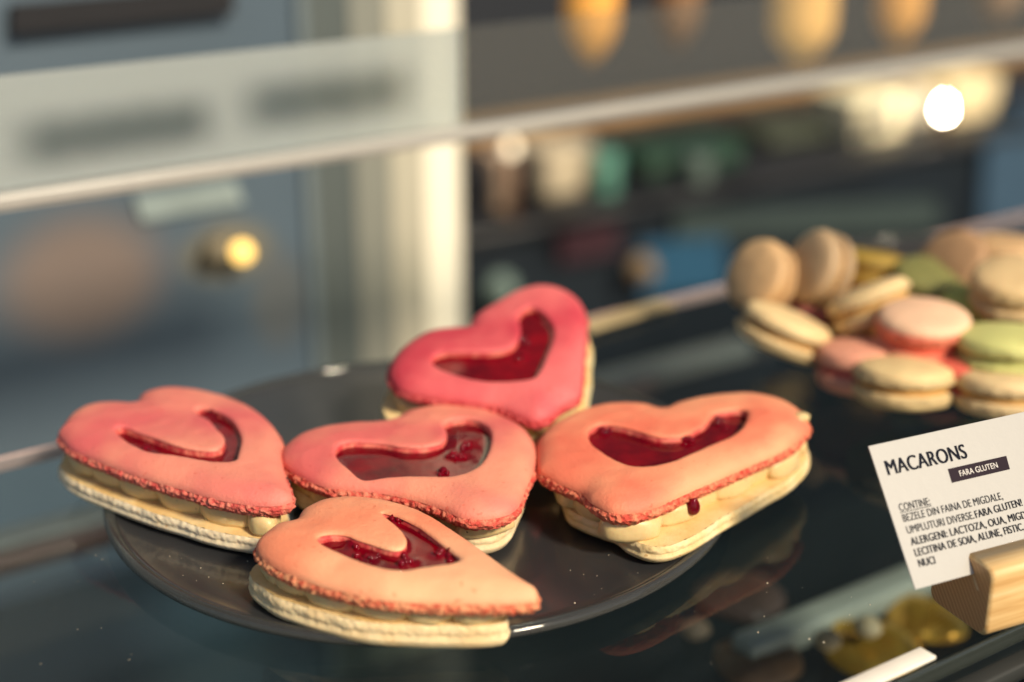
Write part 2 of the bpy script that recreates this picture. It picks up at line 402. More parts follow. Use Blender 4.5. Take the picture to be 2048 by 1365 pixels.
    bt = link('bottom_shell', orient_out(mesh(Vb, Fb)), mb, root)
    Vu, Fu = fill(resample(np.array([(p[0], p[1]) for p in rows[0]]), .0012), None, 0.0022)
    du = np.clip(dist(Vu, B) / .004, 0, 1)
    zz = np.array([zt + 0.0003 * N3(x, y, seed, 500) for x, y in Vu]) + .0004 * du
    link('shell_face', mesh(np.c_[Vu, zz], Fu), M_face, bt)
    # piped cream dollops round the edge
    mid = L + (B.mean(0) - L.mean(0)) * 0.5; mid = resample(mid, 0.001)
    nq = normals_out(mid); ins = mid - nq * 0.0094
    ins = ins[dist(ins, mid) > 0.0085]
    m = len(ins); rr = random.Random(seed * 13 + 5)
    cnt = dollops; pos = 0.0; cuts = [rr.uniform(.75, 1.35) for _ in range(cnt)]; tot = sum(cuts); acc = 0
    per = np.linalg.norm(np.diff(np.vstack([ins, ins[:1]]), axis=0), axis=1).sum()
    for wv in cuts:
        i = int(((acc + wv / 2) / tot) * m) % m; acc += wv
        c = ins[i]; tdir = ins[(i + 3) % m] - ins[i - 3]; tdir /= np.linalg.norm(tdir) + 1e-9; nd = np.array([tdir[1], -tdir[0]])
        hw = min(.0112, per * wv / tot / 2 * rr.uniform(1.30, 1.5)); hd = rr.uniform(.0052, .0075); hh = rr.uniform(0.0047, 0.0054)
        bm = bmesh.new(); bmesh.ops.create_uvsphere(bm, u_segments=28, v_segments=18, radius=1)
        for v in bm.verts:
            q = v.co; sx = math.copysign(abs(q.x) ** .88, q.x); sy = math.copysign(abs(q.y) ** .9, q.y); sz = math.copysign(min(1, abs(q.z) ** .55), q.z)
            wob = 1 + .13 * noise.noise(Vector((q.x * 1.7 + c[0] * 300, q.y * 1.7, q.z * 1.7)))
            px = c + tdir * (sx * hw * wob) + nd * (sy * hd * wob)
            v.co = (px[0], px[1], zt / 2 + sz * hh * (-zt / .008))
        me = bpy.data.meshes.new('mesh'); bm.to_mesh(me); bm.free()
        link('cream_dollop', me, M_cream, root)
    ri = resample(ins, .0012); rn = normals_out(ri); wr = []
    for k in range(7):
        t_ = k / 6; zz = zt - .0002 + (-zt + .0008) * t_; oo = .0016 + .0010 * math.sin(math.pi * t_)
        wr.append([(x + nx * (oo + .0006 * N3(x, y, zz + seed, 160)), y + ny * (oo + .0006 * N3(x, y, zz + seed, 160)), zz) for (x, y), (nx, ny) in zip(ri, rn)])
    link('cream_band', mesh(*ring_strip(wr)), M_cream, root)
    Vc, Fc = fill(resample(ins, .002), None)
    Vc3 = np.vstack([np.c_[Vc, np.full(len(Vc), .0006)]]); link('cream_layer', mesh(Vc3 + [0, 0, zt / 2], Fc), M_cream, root)
    if drop_px is not None:
        p = to_local(drop_px[0], drop_px[1], -0.002)
        bm = bmesh.new(); bmesh.ops.create_uvsphere(bm, u_segments=24, v_segments=16, radius=1)
        for v in bm.verts: v.co = (p[0] + v.co.x * .0025 * (1 - .25 * v.co.z), p[1] + v.co.y * .0022 * (1 - .25 * v.co.z) , -0.0012 + v.co.z * .0036)
        me = bpy.data.meshes.new('mesh'); bm.to_mesh(me); bm.free(); link('jam_drop', me, M_jam, root)
    if chip_px is not None:
        p = to_local(chip_px[0], chip_px[1], HF + .0035)
        bm = bmesh.new(); bmesh.ops.create_icosphere(bm, subdivisions=3, radius=1)
        for v in bm.verts:
            k = 1 + .35 * noise.noise(v.co * 2.1); v.co = (p[0] + v.co.x * .0034 * k, p[1] + v.co.y * .0030 * k, HF + .0036 + v.co.z * .0020 * k)
        me = bpy.data.meshes.new('mesh'); bm.to_mesh(me); bm.free(); link('cream_smear', me, M_cream, root)
    return root

M_face = crust('golden_inner_crust', (.72, .48, .19), (.80, .60, .30), sss=.1, fine=900, rough=.8, bumps=(.5, .0005), big=70)
M_wet = crust('jam_soaked_edge', (.58, .045, .05), (.80, .20, .14), sss=.1, fine=1500, rough=.45, bumps=(.8, .0006), big=260)
M_jam, nt, b = mat('raspberry_jam')
n = tex(nt, 90, 3); r = ramp(nt, n.outputs['Fac'], [(0.35, (.09, .0004, .006)), (0.7, (.22, .0008, .008))]); nt.links.new(r.outputs[0], b.inputs['Base Color'])
b.inputs['Roughness'].default_value = 0.045; b.inputs['Specular IOR Level'].default_value = 0.36
b.inputs['Subsurface Weight'].default_value = 0.1; b.inputs['Subsurface Radius'].default_value = (1, .1, .08); b.inputs['Subsurface Scale'].default_value = 0.003
n2 = tex(nt, 150, 2); bump(nt, b, n2.outputs['Fac'], 0.06, 0.0006)
M_cream, nt, b = mat('piped_vanilla_cream')
n = tex(nt, 650, 1); r = ramp(nt, n.outputs['Fac'], [(0.0, (.68, .50, .23)), (0.735, (.72, .54, .27)), (0.76, (.12, .07, .04))]); nt.links.new(r.outputs[0], b.inputs['Base Color'])
b.inputs['Roughness'].default_value = 0.42; b.inputs['Subsurface Weight'].default_value = 0.25; b.inputs['Subsurface Scale'].default_value = 0.003
n2 = tex(nt, 350, 4); bump(nt, b, n2.outputs['Fac'], 0.22, 0.0006)

A_out = [(273,803),(285,788),(314,778),(358,775),(417,781),(461,793),(505,815),(543,848),(563,881),(570,904),(566,927),(572,957),(582,983),(586,1004),(582,1021),(566,1034),(537,1038),(490,1034),(432,1023),(373,1005),(314,988),(256,968),(197,945),(153,925),(130,904),(117,883),(117,869),(127,851),(144,828),(168,812),(197,804),(232,802),(258,803)]
A_in = [(229,866),(236,859),(256,860),(285,871),(314,881),(344,893),(373,901),(408,906),(430,906),(444,896),(446,880),(432,866),(417,848),(396,835),(388,826),(393,820),(417,821),(443,829),(467,845),(481,866),(486,886),(481,910),(473,930),(440,932),(402,927),(344,917),(300,911),(262,895),(238,878)]
B_out = [(562,925),(568,898),(594,871),(632,856),(690,845),(747,842),(785,837),(815,820),(861,810),(918,809),(975,818),(1021,837),(1051,860),(1069,894),(1072,932),(1063,967),(1048,1001),(1036,1031),(1013,1054),(975,1064),(930,1062),(890,1045),(840,1028),(775,1014),(709,1007),(650,998),(600,975),(571,951)]
B_in = [(667,906),(686,889),(724,887),(770,890),(800,897),(835,899),(861,896),(884,888),(891,871),(884,856),(899,845),(937,841),(968,850),(985,871),(983,902),(968,932),(941,951),(907,959),(842,958),(777,956),(724,957),(693,940),(674,923)]
C_out = [(1325,816),(1297,808),(1258,804),(1206,807),(1155,821),(1110,845),(1082,875),(1074,905),(1075,942),(1082,966),(1110,987),(1143,1002),(1170,1014),(1185,1029),(1210,1045),(1234,1053),(1267,1052),(1312,1039),(1367,1013),(1434,984),(1494,957),(1555,930),(1591,905),(1612,881),(1619,860),(1612,836),(1597,818),(1567,799),(1524,788),(1479,784),(1418,789),(1367,799),(1343,808)]
C_in = [(1172,872),(1185,858),(1210,852),(1240,857),(1276,866),(1306,875),(1331,878),(1361,876),(1391,862),(1412,848),(1421,833),(1446,826),(1476,822),(1496,827),(1497,842),(1485,863),(1464,878),(1428,893),(1388,911),(1343,930),(1297,940),(1261,939),(1228,927),(1197,908),(1179,893)]
D_out = [(594,1036),(610,1016),(644,997),(690,990),(747,993),(804,1005),(850,1024),(899,1054),(956,1092),(1013,1134),(1059,1165),(1074,1184),(1075,1207),(1063,1228),(1032,1235),(975,1237),(880,1235),(785,1230),(709,1216),(632,1195),(568,1169),(530,1142),(514,1115),(514,1089),(530,1066),(556,1047),(579,1041)]
D_in = [(629,1085),(648,1075),(690,1073),(716,1082),(750,1092),(785,1103),(805,1100),(810,1084),(797,1066),(770,1043),(756,1030),(774,1029),(804,1039),(842,1058),(880,1085),(910,1108),(924,1123),(907,1134),(861,1138),(804,1146),(747,1138),(693,1119),(648,1100)]
E_out = [(939,649),(905,651),(857,659),(812,688),(786,722),(778,756),(789,785),(810,804),(852,815),(931,826),(997,835),(1036,851),(1068,864),(1089,859),(1116,838),(1152,814),(1163,777),(1168,725),(1172,672),(1172,640),(1163,609),(1142,585),(1110,570),(1076,568),(1036,577),(997,598),(963,619),(946,637)]
E_in = [(860,725),(878,709),(910,707),(939,707),(970,707),(1000,704),(1023,696),(1037,678),(1038,656),(1034,638),(1045,624),(1063,616),(1089,630),(1108,656),(1108,682),(1094,719),(1081,748),(1065,764),(1010,767),(957,764),(905,751),(873,740)]
Z0 = ZP + 0.0163
heart('heart_macaron', 'pink heart macaron at the left edge of the plate with bulging beige cream showing', A_out, A_in, (.68, .13, .13), (.80, .27, .19), (.72, .13, .09), pivot=(340, 905), z0=Z0, bot=(1.0, 0, -.001, .0005), seed=1.3, dollops=13, lumps=[(425, 836, .003, .0022), (300, 905, .0012, .001)], botc=((.74, .60, .40), (.84, .71, .50)))
heart('heart_macaron', 'heart macaron in the centre of the plate, touching the four others', B_out, B_in, (.70, .14, .13), (.84, .31, .20), (.74, .12, .07), pivot=(820, 930), z0=Z0, bot=(.93, 0, -.001, .006), seed=4.1, zt=-.0068, dollops=13, lumps=[(912, 922, .0022, .002), (884, 953, .0012, .0012), (935, 900, .0015, .001)])
heart('heart_macaron', 'orange heart macaron at right with a red jam drop running down its cream', C_out, C_in, (.82, .19, .11), (.90, .37, .20), (.76, .12, .06), pivot=(1340, 920), z0=Z0, bot=(.945, 6, .006, -.0005), seed=7.7, dollops=12, lumps=[(1210, 874, .0018, .002), (1375, 890, .0015, .0015), (1440, 855, .003, .0015)], drop_px=(1386, 1016), chip_px=(1601, 836), botc=((.74, .55, .26), (.84, .68, .40)))
heart('heart_macaron', 'pale peach heart macaron at the front of the plate, nearest the viewer', D_out, D_in, (.87, .28, .15), (.92, .47, .26), (.80, .20, .08), pivot=(780, 1110), z0=Z0 - .0015, bot=(.93, 0, -.006, .003), seed=11.9, zt=-.0058, dollops=13, lumps=[(706, 1093, .002, .0022), (790, 1050, .0018, .002), (885, 1118, .0025, .002), (735, 1130, .003, .0015), (815, 1136, .003, .0013)], botc=((.76, .56, .30), (.83, .66, .39)))
heart('heart_macaron', 'deep crimson heart macaron at the back of the plate, tilted up and out of focus', E_out, E_in, (.52, .045, .07), (.72, .15, .15), (.60, .05, .05), tilt=14, pivot=(975, 716), z0=0.0375, bot=(1.06, 0, 0, -.0025), seed=15.2, dollops=14, lumps=[(1048, 720, .0015, .002), (1040, 690, .0015, .0015)], botc=((.62, .55, .30), (.72, .64, .40)))

# crumbs on the plate and the shelf
rr = random.Random(3)
V, F = [], []
for k in range(70):
    if k < 40: px, py = rr.choice([(rr.uniform(300, 520), rr.uniform(1110, 1220)), (rr.uniform(1060, 1400), rr.uniform(1090, 1260))]); q = onz(px, py, ZP)
    else: px, py = rr.choice([(rr.uniform(60, 330), rr.uniform(1080, 1330)), (rr.uniform(1350, 1850), rr.uniform(1100, 1330))]); q = onz(px, py, 0)
    if q[1] < YF + .003 or q[1] > YR: continue
    if k < 40 and np.hypot(*(q[:2] - PC)) > .112: continue
    if k >= 40 and np.hypot(*(q[:2] - PC)) < .124: continue
    s = rr.choice([rr.uniform(.00010, .00022)] * 3 + [rr.uniform(.00025, .00042)]); b0 = len(V)
    for d in ((1, 0, 0), (-.5, .87, 0), (-.5, -.87, 0), (0, 0, 1.3)):
        V.append((q[0] + d[0] * s * rr.uniform(.6, 1.3), q[1] + d[1] * s, q[2] + d[2] * s))
    F += [(b0, b0 + 1, b0 + 3), (b0 + 1, b0 + 2, b0 + 3), (b0 + 2, b0, b0 + 3), (b0, b0 + 2, b0 + 1)]
tag(link('crumbs', mesh(V, F), M_crumb, smooth=False), 'tiny pale almond crumbs scattered on the dark plate and the shelf', 'crumbs', kind='stuff')

# ------------------------------------------------------------------ small round macarons
def small_mats(c, cr):
    k = 'mac_%.2f_%.2f_%.2f' % c
    return (crust(k, tuple(v * .9 for v in c), tuple(min(1, v * 1.08) for v in c), sss=.1, fine=1200), crust(k + 'f', *((tuple(v * .72 for v in c), tuple(v * .9 for v in c)) if not (c[0] > .7 and c[1] < c[0] * .7 and c[2] > .25) else ((.70, .14, .09), (.82, .30, .18))), sss=.1, fine=2000, bumps=(.7, .0006)), plain(k + 'c', cr, .5))
def shell_mesh(r, hh, seed, part):
    V, F = [], []; n = 72
    if part == 'dome': prof = [(r * math.sin(a), hh * .38 + hh * .62 * math.cos(a) ** .8 if math.cos(a) > 0 else hh * .38) for a in [math.pi / 2 * i / 14 for i in range(15)]][::-1]
    else: prof = [(r * (1.0 + .035 * math.sin(math.pi * i / 5)) - .0003, hh * .40 * (1 - i / 5)) for i in range(6)] + [(r * .5, 0), (0, 0)]
    m = len(prof)
    for i in range(n):
        a = 2 * math.pi * i / n
        for q, z in prof:
            x, y = q * math.cos(a), q * math.sin(a)
            if part == 'dome': k = 1 + .02 * N3(x, y, seed, 60); V.append((x * k, y * k, z + .0004 * N3(x, y, seed, 120)))
            else: k = 1 + (.045 * N3(x, y, z + seed, 500) + .02 * N3(x, y, seed, 60) + .02) * (q > .6 * r); V.append((x * k, y * k, z))
    for i in range(n):
        j = (i + 1) % n
        for k in range(m - 1): F.append((i * m + k, j * m + k, j * m + k + 1, i * m + k + 1))
    me = mesh(V, F); bm = bmesh.new(); bm.from_mesh(me); bmesh.ops.remove_doubles(bm, verts=bm.verts, dist=1e-6); bmesh.ops.recalc_face_normals(bm, faces=bm.faces); bm.to_mesh(me); bm.free(); return me
def small(px, py, z, tilt, az, c, cr, label, r=.0215, hh=.0092, gap=.0035):
    """tilt: lean of the disc axis from vertical; az: direction it leans to, 0 = right in view, 90 = away from the viewer"""
    r *= .88; hh *= .92; P = onz(px, py, z); t, a = math.radians(tilt), math.radians(az)
    ax = RT * math.cos(a) * math.sin(t) + h * math.sin(a) * math.sin(t) + np.array([0, 0, 1]) * math.cos(t)
    e1 = np.cross(ax, [0.3, .2, .9] if abs(ax[2]) < .9 else [1, 0, 0]); e1 /= np.linalg.norm(e1); e2 = np.cross(ax, e1)
    Mw = Matrix(((e1[0], e2[0], ax[0], P[0]), (e1[1], e2[1], ax[1], P[1]), (e1[2], e2[2], ax[2], P[2]), (0, 0, 0, 1)))
    root = empty('round_macaron', None, label, 'macaron', 'small round macarons heaped on the plate at right', mat=Mw)
    m1, m2, m3 = small_mats(c, cr); sd = px * .01
    for s, nm in ((1, 'top_shell'), (-1, 'bottom_shell')):
        o = link(nm, shell_mesh(r, hh, sd + s, 'dome'), m1, root); o.location.z = s * gap / 2
        f = link('ruffled_foot', shell_mesh(r, hh, sd + s, 'foot'), m2, o)
        if s < 0: o.rotation_euler.x = math.pi
    prof = [(0, -gap / 2 - .0005), (r * .86, -gap / 2 - .0005), (r * .93, 0), (r * .86, gap / 2 + .0005), (0, gap / 2 + .0005)]
    link('cream_filling', lathe(prof, 40), m3, root)
    return root
TAN, CRM, PNK, CORAL, OLV, LIME, MUS, ORG = (.62, .40, .20), (.80, .60, .31), (.86, .46, .30), (.74, .14, .09), (.22, .22, .07), (.55, .58, .14), (.36, .24, .035), (.55, .24, .06)
small(1524, 556, .040, 62, 215, TAN, (.5, .3, .12), 'tan round macaron standing on edge at the far left of the heap', r=.0195)
small(1640, 538, .046, 68, 200, (.50, .35, .20), (.5, .3, .12), 'tan round macaron on edge, second from the left at the back of the heap', r=.0198)
small(1568, 665, .026, 22, 20, CRM, (.55, .33, .12), 'cream round macaron at the left end of the heap, sloping down to the right', r=.0235)
small(1738, 540, .030, 15, 60, MUS, (.4, .25, .05), 'mustard round macaron at the back of the heap')
small(1742, 612, .036, 30, 135, CRM, (.5, .3, .1), 'long seen cream macaron leaning up to the right in the middle of the heap')
small(1862, 572, .030, 12, 300, OLV, (.2, .2, .08), 'dark olive green round macaron at the back of the heap')
small(1908, 538, .036, 50, 210, (.45, .27, .14), (.4, .2, .1), 'brown tan round macaron behind the green ones')
small(2004, 512, .040, 6, 90, TAN, (.5, .3, .1), 'tan flat macaron at the upper right of the heap', r=.023)
small(2032, 582, .044, 8, 250, (.74, .54, .28), (.6, .4, .2), 'pale cream macaron piled high at the right edge of the heap', r=.0225, hh=.0115)
small(1846, 668, .034, 3, 260, (.90, .58, .38), (.74, .16, .10), 'thick peach pink macaron on top in the middle of the heap', r=.0225, hh=.0115, gap=.005)
small(1958, 640, .026, 18, 300, LIME, (.4, .45, .12), 'lime green macaron behind the larger pale green one')
small(2014, 702, .033, 6, 90, (.66, .66, .24), (.5, .5, .2), 'pale lime green macaron at the right of the heap', r=.024)
small(1716, 733, .018, 8, 100, (.80, .36, .24), (.70, .12, .10), 'pink macaron at the front left of the heap', r=.0205, hh=.011)
small(1808, 765, .020, 9, 85, (.80, .60, .30), (.60, .34, .10), 'cream macaron lying flat at the front of the heap', r=.0235, hh=.0095)
small(1925, 752, .020, 8, 90, CORAL, (.6, .1, .06), 'coral red macaron between two cream ones at the front', r=.0215)
small(2010, 782, .020, 9, 85, (.80, .60, .32), (.60, .36, .12), 'cream macaron lying flat at the right front, above the sign', r=.0235)
small(1722, 664, .014, 4, 0, ORG, (.5, .2, .05), 'orange brown macaron half hidden under the leaning cream one')
small(1622, 616, .022, 10, 0, (.70, .22, .20), (.6, .1, .1), 'pink macaron mostly hidden behind the cream one at left')
small(2042, 652, .026, 10, 90, (.50, .52, .12), (.4, .45, .12), 'green macaron at the right edge between the lime one and the pale cream one')
small(1972, 748, .022, 10, 200, (.86, .40, .26), (.6, .1, .06), 'salmon pink macaron leaning behind the right front cream one', r=.0175)
small(1790, 650, .012, 4, 90, TAN, (.5, .3, .12), 'tan macaron buried low in the middle of the heap')
small(1900, 690, .012, 4, 90, PNK, (.6, .2, .1), 'peach macaron buried under the thick pink one')
small(1960, 600, .014, 4, 90, TAN, (.5, .3, .12), 'brown macaron buried at the back under the green ones')
small(1640, 600, .014, 6, 90, TAN, (.5, .3, .12), 'tan macaron buried under the two standing ones')

# ------------------------------------------------------------------ wooden block and sign card
def wood(name, end=False):
    m, nt, b = mat(name); c = nt.nodes.new('ShaderNodeTexCoord'); mp = nt.nodes.new('ShaderNodeMapping'); nt.links.new(c.outputs['Object'], mp.inputs[0])
    mp.inputs['Scale'].default_value = (14, 300, 300) if not end else (1, 1, 1)
    mp.inputs['Rotation'].default_value = (0.5, 0, 0.03) if not end else (0.7, 0, 0)
    if end:
        wv = nt.nodes.new('ShaderNodeTexWave'); wv.bands_direction = 'Y'; wv.inputs['Scale'].default_value = 190; wv.inputs['Distortion'].default_value = 1.2; wv.inputs['Detail'].default_value = 2
        nt.links.new(mp.outputs[0], wv.inputs[0]); fac = wv.outputs['Fac']
        r = ramp(nt, fac, [(0.2, (.50, .26, .105)), (0.8, (.62, .36, .16))])
    else:
        n = tex(nt, 1.0, 4, 0.6, vec=mp.outputs[0], dist=.3); fac = n.outputs['Fac']; r = ramp(nt, fac, [(0.32, (.62, .36, .13)), (0.5, (.78, .52, .23)), (0.68, (.84, .62, .32))])
    nt.links.new(r.outputs[0], b.inputs['Base Color']); b.inputs['Roughness'].default_value = 0.5; b.inputs['Coat Weight'].default_value = 0.1
    bump(nt, b, fac, 0.2, 0.0002); return m
M_wood, M_wend = wood('ash_wood_long_grain'), wood('ash_wood_end_grain', True)
aw = math.radians(9.0); bdir = np.array([math.cos(aw), -math.sin(aw), 0]); nb = np.array([math.sin(aw), math.cos(aw), 0])
WB, HB, LB = 0.0285, 0.0255, 0.090
PB = onz(1971, 1283, 0.0)                    # front lower corner of the left end
CLEAN = math.radians(37.5)
Ps = onz(1930, 1111, HB)                     # where the card leaves the block
sv = (Ps - PB) @ nb                          # slot distance from the front face
BW = Matrix(((bdir[0], nb[0], 0, PB[0]), (bdir[1], nb[1], 0, PB[1]), (0, 0, 1, 0.0003), (0, 0, 0, 1)))
blk = empty('wooden_card_holder', None, 'pale ash wood block with rounded edges holding the sign card at lower right', 'card holder', mat=BW)
tl = math.tan(CLEAN); rb = 0.0042
def arc(cx, cy, r, a0, a1, n=7): return [(cx + r * math.cos(math.radians(a0 + (a1 - a0) * i / n)), cy + r * math.sin(math.radians(a0 + (a1 - a0) * i / n))) for i in range(n + 1)]
SD = 0.010; sw = 0.0010                      # slot depth and width
prof = arc(rb, rb, rb, 180, 270) + arc(WB - rb, rb, rb, 270, 360) + arc(WB - rb * .8, HB - rb * .8, rb * .8, 0, 90) + [(sv + sw, HB), (sv + sw - SD * tl, HB - SD), (sv - SD * tl, HB - SD), (sv, HB)] + arc(rb * .8, HB - rb * .8, rb * .8, 90, 180)
n = len(prof); V = []
for t, s in ((0, .0012), (.0012, 0), (LB, 0)):
    for y, z in prof:
        cy, cz = WB / 2, HB / 2; k = 1 - (s / 0.014)
        V.append((t, cy + (y - cy) * k, cz + (z - cz) * k) if s else (t, y, z))
F = [(a * n + i, (a + 1) * n + i, (a + 1) * n + (i + 1) % n, a * n + (i + 1) % n) for a in range(2) for i in range(n)]
me = mesh(V, F + [tuple(range(n))[::-1], tuple(range(2 * n, 3 * n))]); orient_out(me)
o = link('wood_block', me, [M_wood, M_wend], blk)
for p in me.polygons:
    if len(p.vertices) > 4: p.material_index = 1; p.use_smooth = False
o.modifiers.new('wn', 'WEIGHTED_NORMAL') if False else None
# card plane
dcl = math.cos(CLEAN) * np.array([0, 0, 1]) + math.sin(CLEAN) * nb; ncl = np.cross(bdir, dcl)
P_c = Ps + nb * 0.0004
BLc = onplane(1830, 1180, P_c, ncl); TLc = onplane(1736, 893, P_c, ncl)
BLc = P_c + bdir * ((BLc - P_c) @ bdir) + dcl * ((BLc - P_c) @ dcl)
Hc = (TLc - BLc) @ dcl; Wc = 0.088
CW = Matrix(((bdir[0], dcl[0], ncl[0], BLc[0]), (bdir[1], dcl[1], ncl[1], BLc[1]), (bdir[2], dcl[2], ncl[2], BLc[2]), (0, 0, 0, 1)))
card = empty('sign_card', None, 'white macaron sign card with black lettering leaning in the wooden block', 'sign', mat=CW)
M_card, nt, b = mat('laminated_card'); b.inputs['Base Color'].default_value = (.42, .415, .395, 1); b.inputs['Roughness'].default_value = 0.4; b.inputs['Coat Weight'].default_value = 0.5; b.inputs['Coat Roughness'].default_value = 0.12
n_ = tex(nt, 260, 5, .65); bump(nt, b, n_.outputs['Fac'], 0.25, .0004)
link('card_sheet', bevelbox(Wc, Hc, 0.0005, 0.0001, 1, (Wc / 2, Hc / 2, 0)), M_card, card, smooth=False)
M_ink = plain('black_ink', (.012, .014, .022), .95); M_box = plain('brown_black_ink', (.030, .022, .030), .95); M_lt = plain('white_ink', (.60, .58, .56), .5)
def loc(x, y): q = onplane(x, y, BLc, ncl) - BLc; return np.array([q @ bdir, q @ dcl])
def lettering(txt, p0, p1, cap, m, bold=0, z=.00042, name='lettering', label=None, parent=card):
    """text whose baseline runs from pixel p0 to pixel p1 on the card"""
    cu = bpy.data.curves.new('t', 'FONT'); cu.body = txt; cu.size = 1; cu.extrude = 0.0; cu.space_character = 1.03
    t = bpy.data.objects.new('t', cu); S.collection.objects.link(t); bpy.context.view_layer.update()
    me = bpy.data.meshes.new_from_object(t.evaluated_get(bpy.context.evaluated_depsgraph_get())); bpy.data.objects.remove(t)
    xs = [v.co.x for v in me.vertices]; a, b_ = loc(*p0), loc(*p1); L_ = np.linalg.norm(b_ - a); ang = math.atan2(*(b_ - a)[::-1])
    sx = L_ / (max(xs) - min(xs)); x0 = min(xs); sy = cap / 0.70
    if bold:
        bm = bmesh.new(); n_cop = 3 if bold > .012 else 2
        for k in range(n_cop):
            b0 = len(bm.verts); bm.from_mesh(me); bm.verts.ensure_lookup_table()
            for v in bm.verts[b0:]: v.co.x += (k - (n_cop - 1) / 2) * bold / sx * sy / .70 * (2 / n_cop); v.co.z += k * .00001
        bm.to_mesh(me); bm.free()
    for v in me.vertices:
        x, y = (v.co.x - x0) * sx, v.co.y * sy; v.co = (a[0] + x * math.cos(ang) - y * math.sin(ang), a[1] + x * math.sin(ang) + y * math.cos(ang), z + v.co.z)
    o = link(name, me, m, parent, smooth=False)
    if label: o['label'] = label
    return o
def z6(x, y): return (1700 + x / 2.417, 800 + y / 2.417)
def ext(p, q, x):   # point on line pq at pixel x
    return (x, p[1] + (q[1] - p[1]) * (x - p[0]) / (q[0] - p[0]))
ky = np.linalg.norm(loc(1780, 952) - loc(1772, 926))
lettering('MACARONS', z6(184, 366), z6(566, 282), ky * 1.12, M_ink, .026, label='large black heading')
a, b_ = z6(490, 403), z6(770, 337); c, d = z6(752, 272), z6(470, 336)
q = [loc(*p) for p in (a, b_, c, d)]
link('label_box', mesh([(p[0], p[1], .00038) for p in q], [(0, 1, 2, 3)]), M_box, card, smooth=False)
cap2 = np.linalg.norm(loc(*z6(530, 372)) - loc(*z6(525, 344)))
lettering('FARA GLUTEN', z6(530, 372), z6(712, 329), cap2, M_lt, .010, .00048, label='small white words on the dark box')
cap3 = 1.08 * np.linalg.norm(loc(*z6(240, 541)) - loc(*z6(232, 507)))
lettering('CONTINE:', z6(240, 541), z6(388, 508), cap3, M_ink, .004)
u0, u1 = loc(*z6(240, 546)), loc(*z6(390, 512)); uh = np.array([0, .00022])
link('underline', mesh([(*(u0 - uh), .0004), (*u1 - uh, .0004), (*u1, .0004), (*u0, .0004)], [(0, 1, 2, 3)]), M_ink, card, smooth=False)
lettering('BEZELE DIN FAINA DE MIGDALE,', z6(258, 592), z6(738, 482), cap3, M_ink, .004)
lettering('UMPLUTURI DIVERSE.', z6(277, 649), z6(600, 575), cap3, M_ink, .004)
lettering('FARA GLUTEN!', z6(608, 573), z6(832, 513), cap3, M_ink, .022)
lettering('ALERGENI: LACTOZA, OUA, MIGDALE,', z6(296, 706), z6(918, 557), cap3, M_ink, .022)
lettering('LECITINA DE SOIA, ALUNE, FISTIC,', z6(316, 759), z6(842, 630), cap3, M_ink, .022)
lettering('NUCI', z6(334, 810), z6(412, 792), cap3, M_ink, .022)

for m_ in (M_ink, M_box): m_.node_tree.nodes['Principled BSDF'].inputs['Specular IOR Level'].default_value = 0.1
# ------------------------------------------------------------------ frosted glass strip across the back of the case
YU = 0.65; ZB = ony(1024, 240, YU)[2]; ZT = ony(1024, 44, YU)[2]
M_up = clear_glass('frosted_strip_glass', (.90, .92, .91), gloss=.5, rough=.15, milk=.13, milkcol=(.22, .22, .21))
M_upe = clear_glass('strip_edge_glass', (.8, .8, .8), gloss=.8, rough=.2, milk=.80, milkcol=(.50, .49, .46))
XA, XB = -0.5, 2.0
us = empty('frosted_glass_strip', (0, 0, 0), 'frosted glass strip with a bright lower edge running across the top of the view', 'glass strip')
o = link('glass_pane', bevelbox(XB - XA, .005, ZT - ZB - .0002, .0006), M_up, us, smooth=False); o.location = ((XA + XB) / 2, YU, (ZT + ZB) / 2)
o = link('lower_edge', bevelbox(XB - XA, .009, .0062, .0012), M_upe, us); o.location = ((XA + XB) / 2, YU, ZB - .0024)
o = link('lip', bevelbox(XB - XA, .0095, .0009, .0003), plain('strip_lip', (.30, .28, .25), .5), us); o.location = ((XA + XB) / 2, YU, ZB - .0061)
for X in (XA - .01, XB + .01):
    o = link('end_post', bevelbox(.02, .03, 1.3, .003), plain('post_grey', (.2, .2, .2), .4), us); o.location = (X, YU, -.45)
# film added for the milky street reflection, two dark reflected bars painted in
M_film, nt, b = mat('milky_reflection_film'); nt.nodes.remove(b); out = nt.nodes['Material Output']
xr = ony(926, 150, YU)[0]
tc = nt.nodes.new('ShaderNodeTexCoord'); nz = tex(nt, 45, 4, .6); va = nt.nodes.new('ShaderNodeVectorMath'); va.operation = 'MULTIPLY_ADD'
va.inputs[1].default_value = (.008, 0, .003); nt.links.new(nz.outputs['Color'], va.inputs[0]); nt.links.new(tc.outputs['Object'], va.inputs[2])
sp = nt.nodes.new('ShaderNodeSeparateXYZ'); nt.links.new(va.outputs[0], sp.inputs[0])
def mth(op, a, c=None):
    n = nt.nodes.new('ShaderNodeMath'); n.operation = op
    for k, v in enumerate((a, c)):
        if v is None: continue
        if isinstance(v, float): n.inputs[k].default_value = v
        else: nt.links.new(v, n.inputs[k])
    return n.outputs[0]
def edge(src, e0, e1):
    n = nt.nodes.new('ShaderNodeMapRange'); n.interpolation_type = 'SMOOTHSTEP'; nt.links.new(src, n.inputs[0]); n.inputs[1].default_value = e0; n.inputs[2].default_value = e1; return n.outputs[0]
def softbox(x0, x1, z0, z1, sx=.016, sz=.010):
    X, Z = sp.outputs[0], sp.outputs[2]
    return mth('MULTIPLY', mth('MULTIPLY', edge(X, x0 - sx, x0 + sx), edge(X, x1 + sx, x1 - sx)), mth('MULTIPLY', edge(Z, z0 - sz, z0 + sz), edge(Z, z1 + sz, z1 - sz)))
q1, q2 = ony(70, 320, YU), ony(440, 190, YU); q3, q4 = ony(520, 268, YU), ony(835, 140, YU)
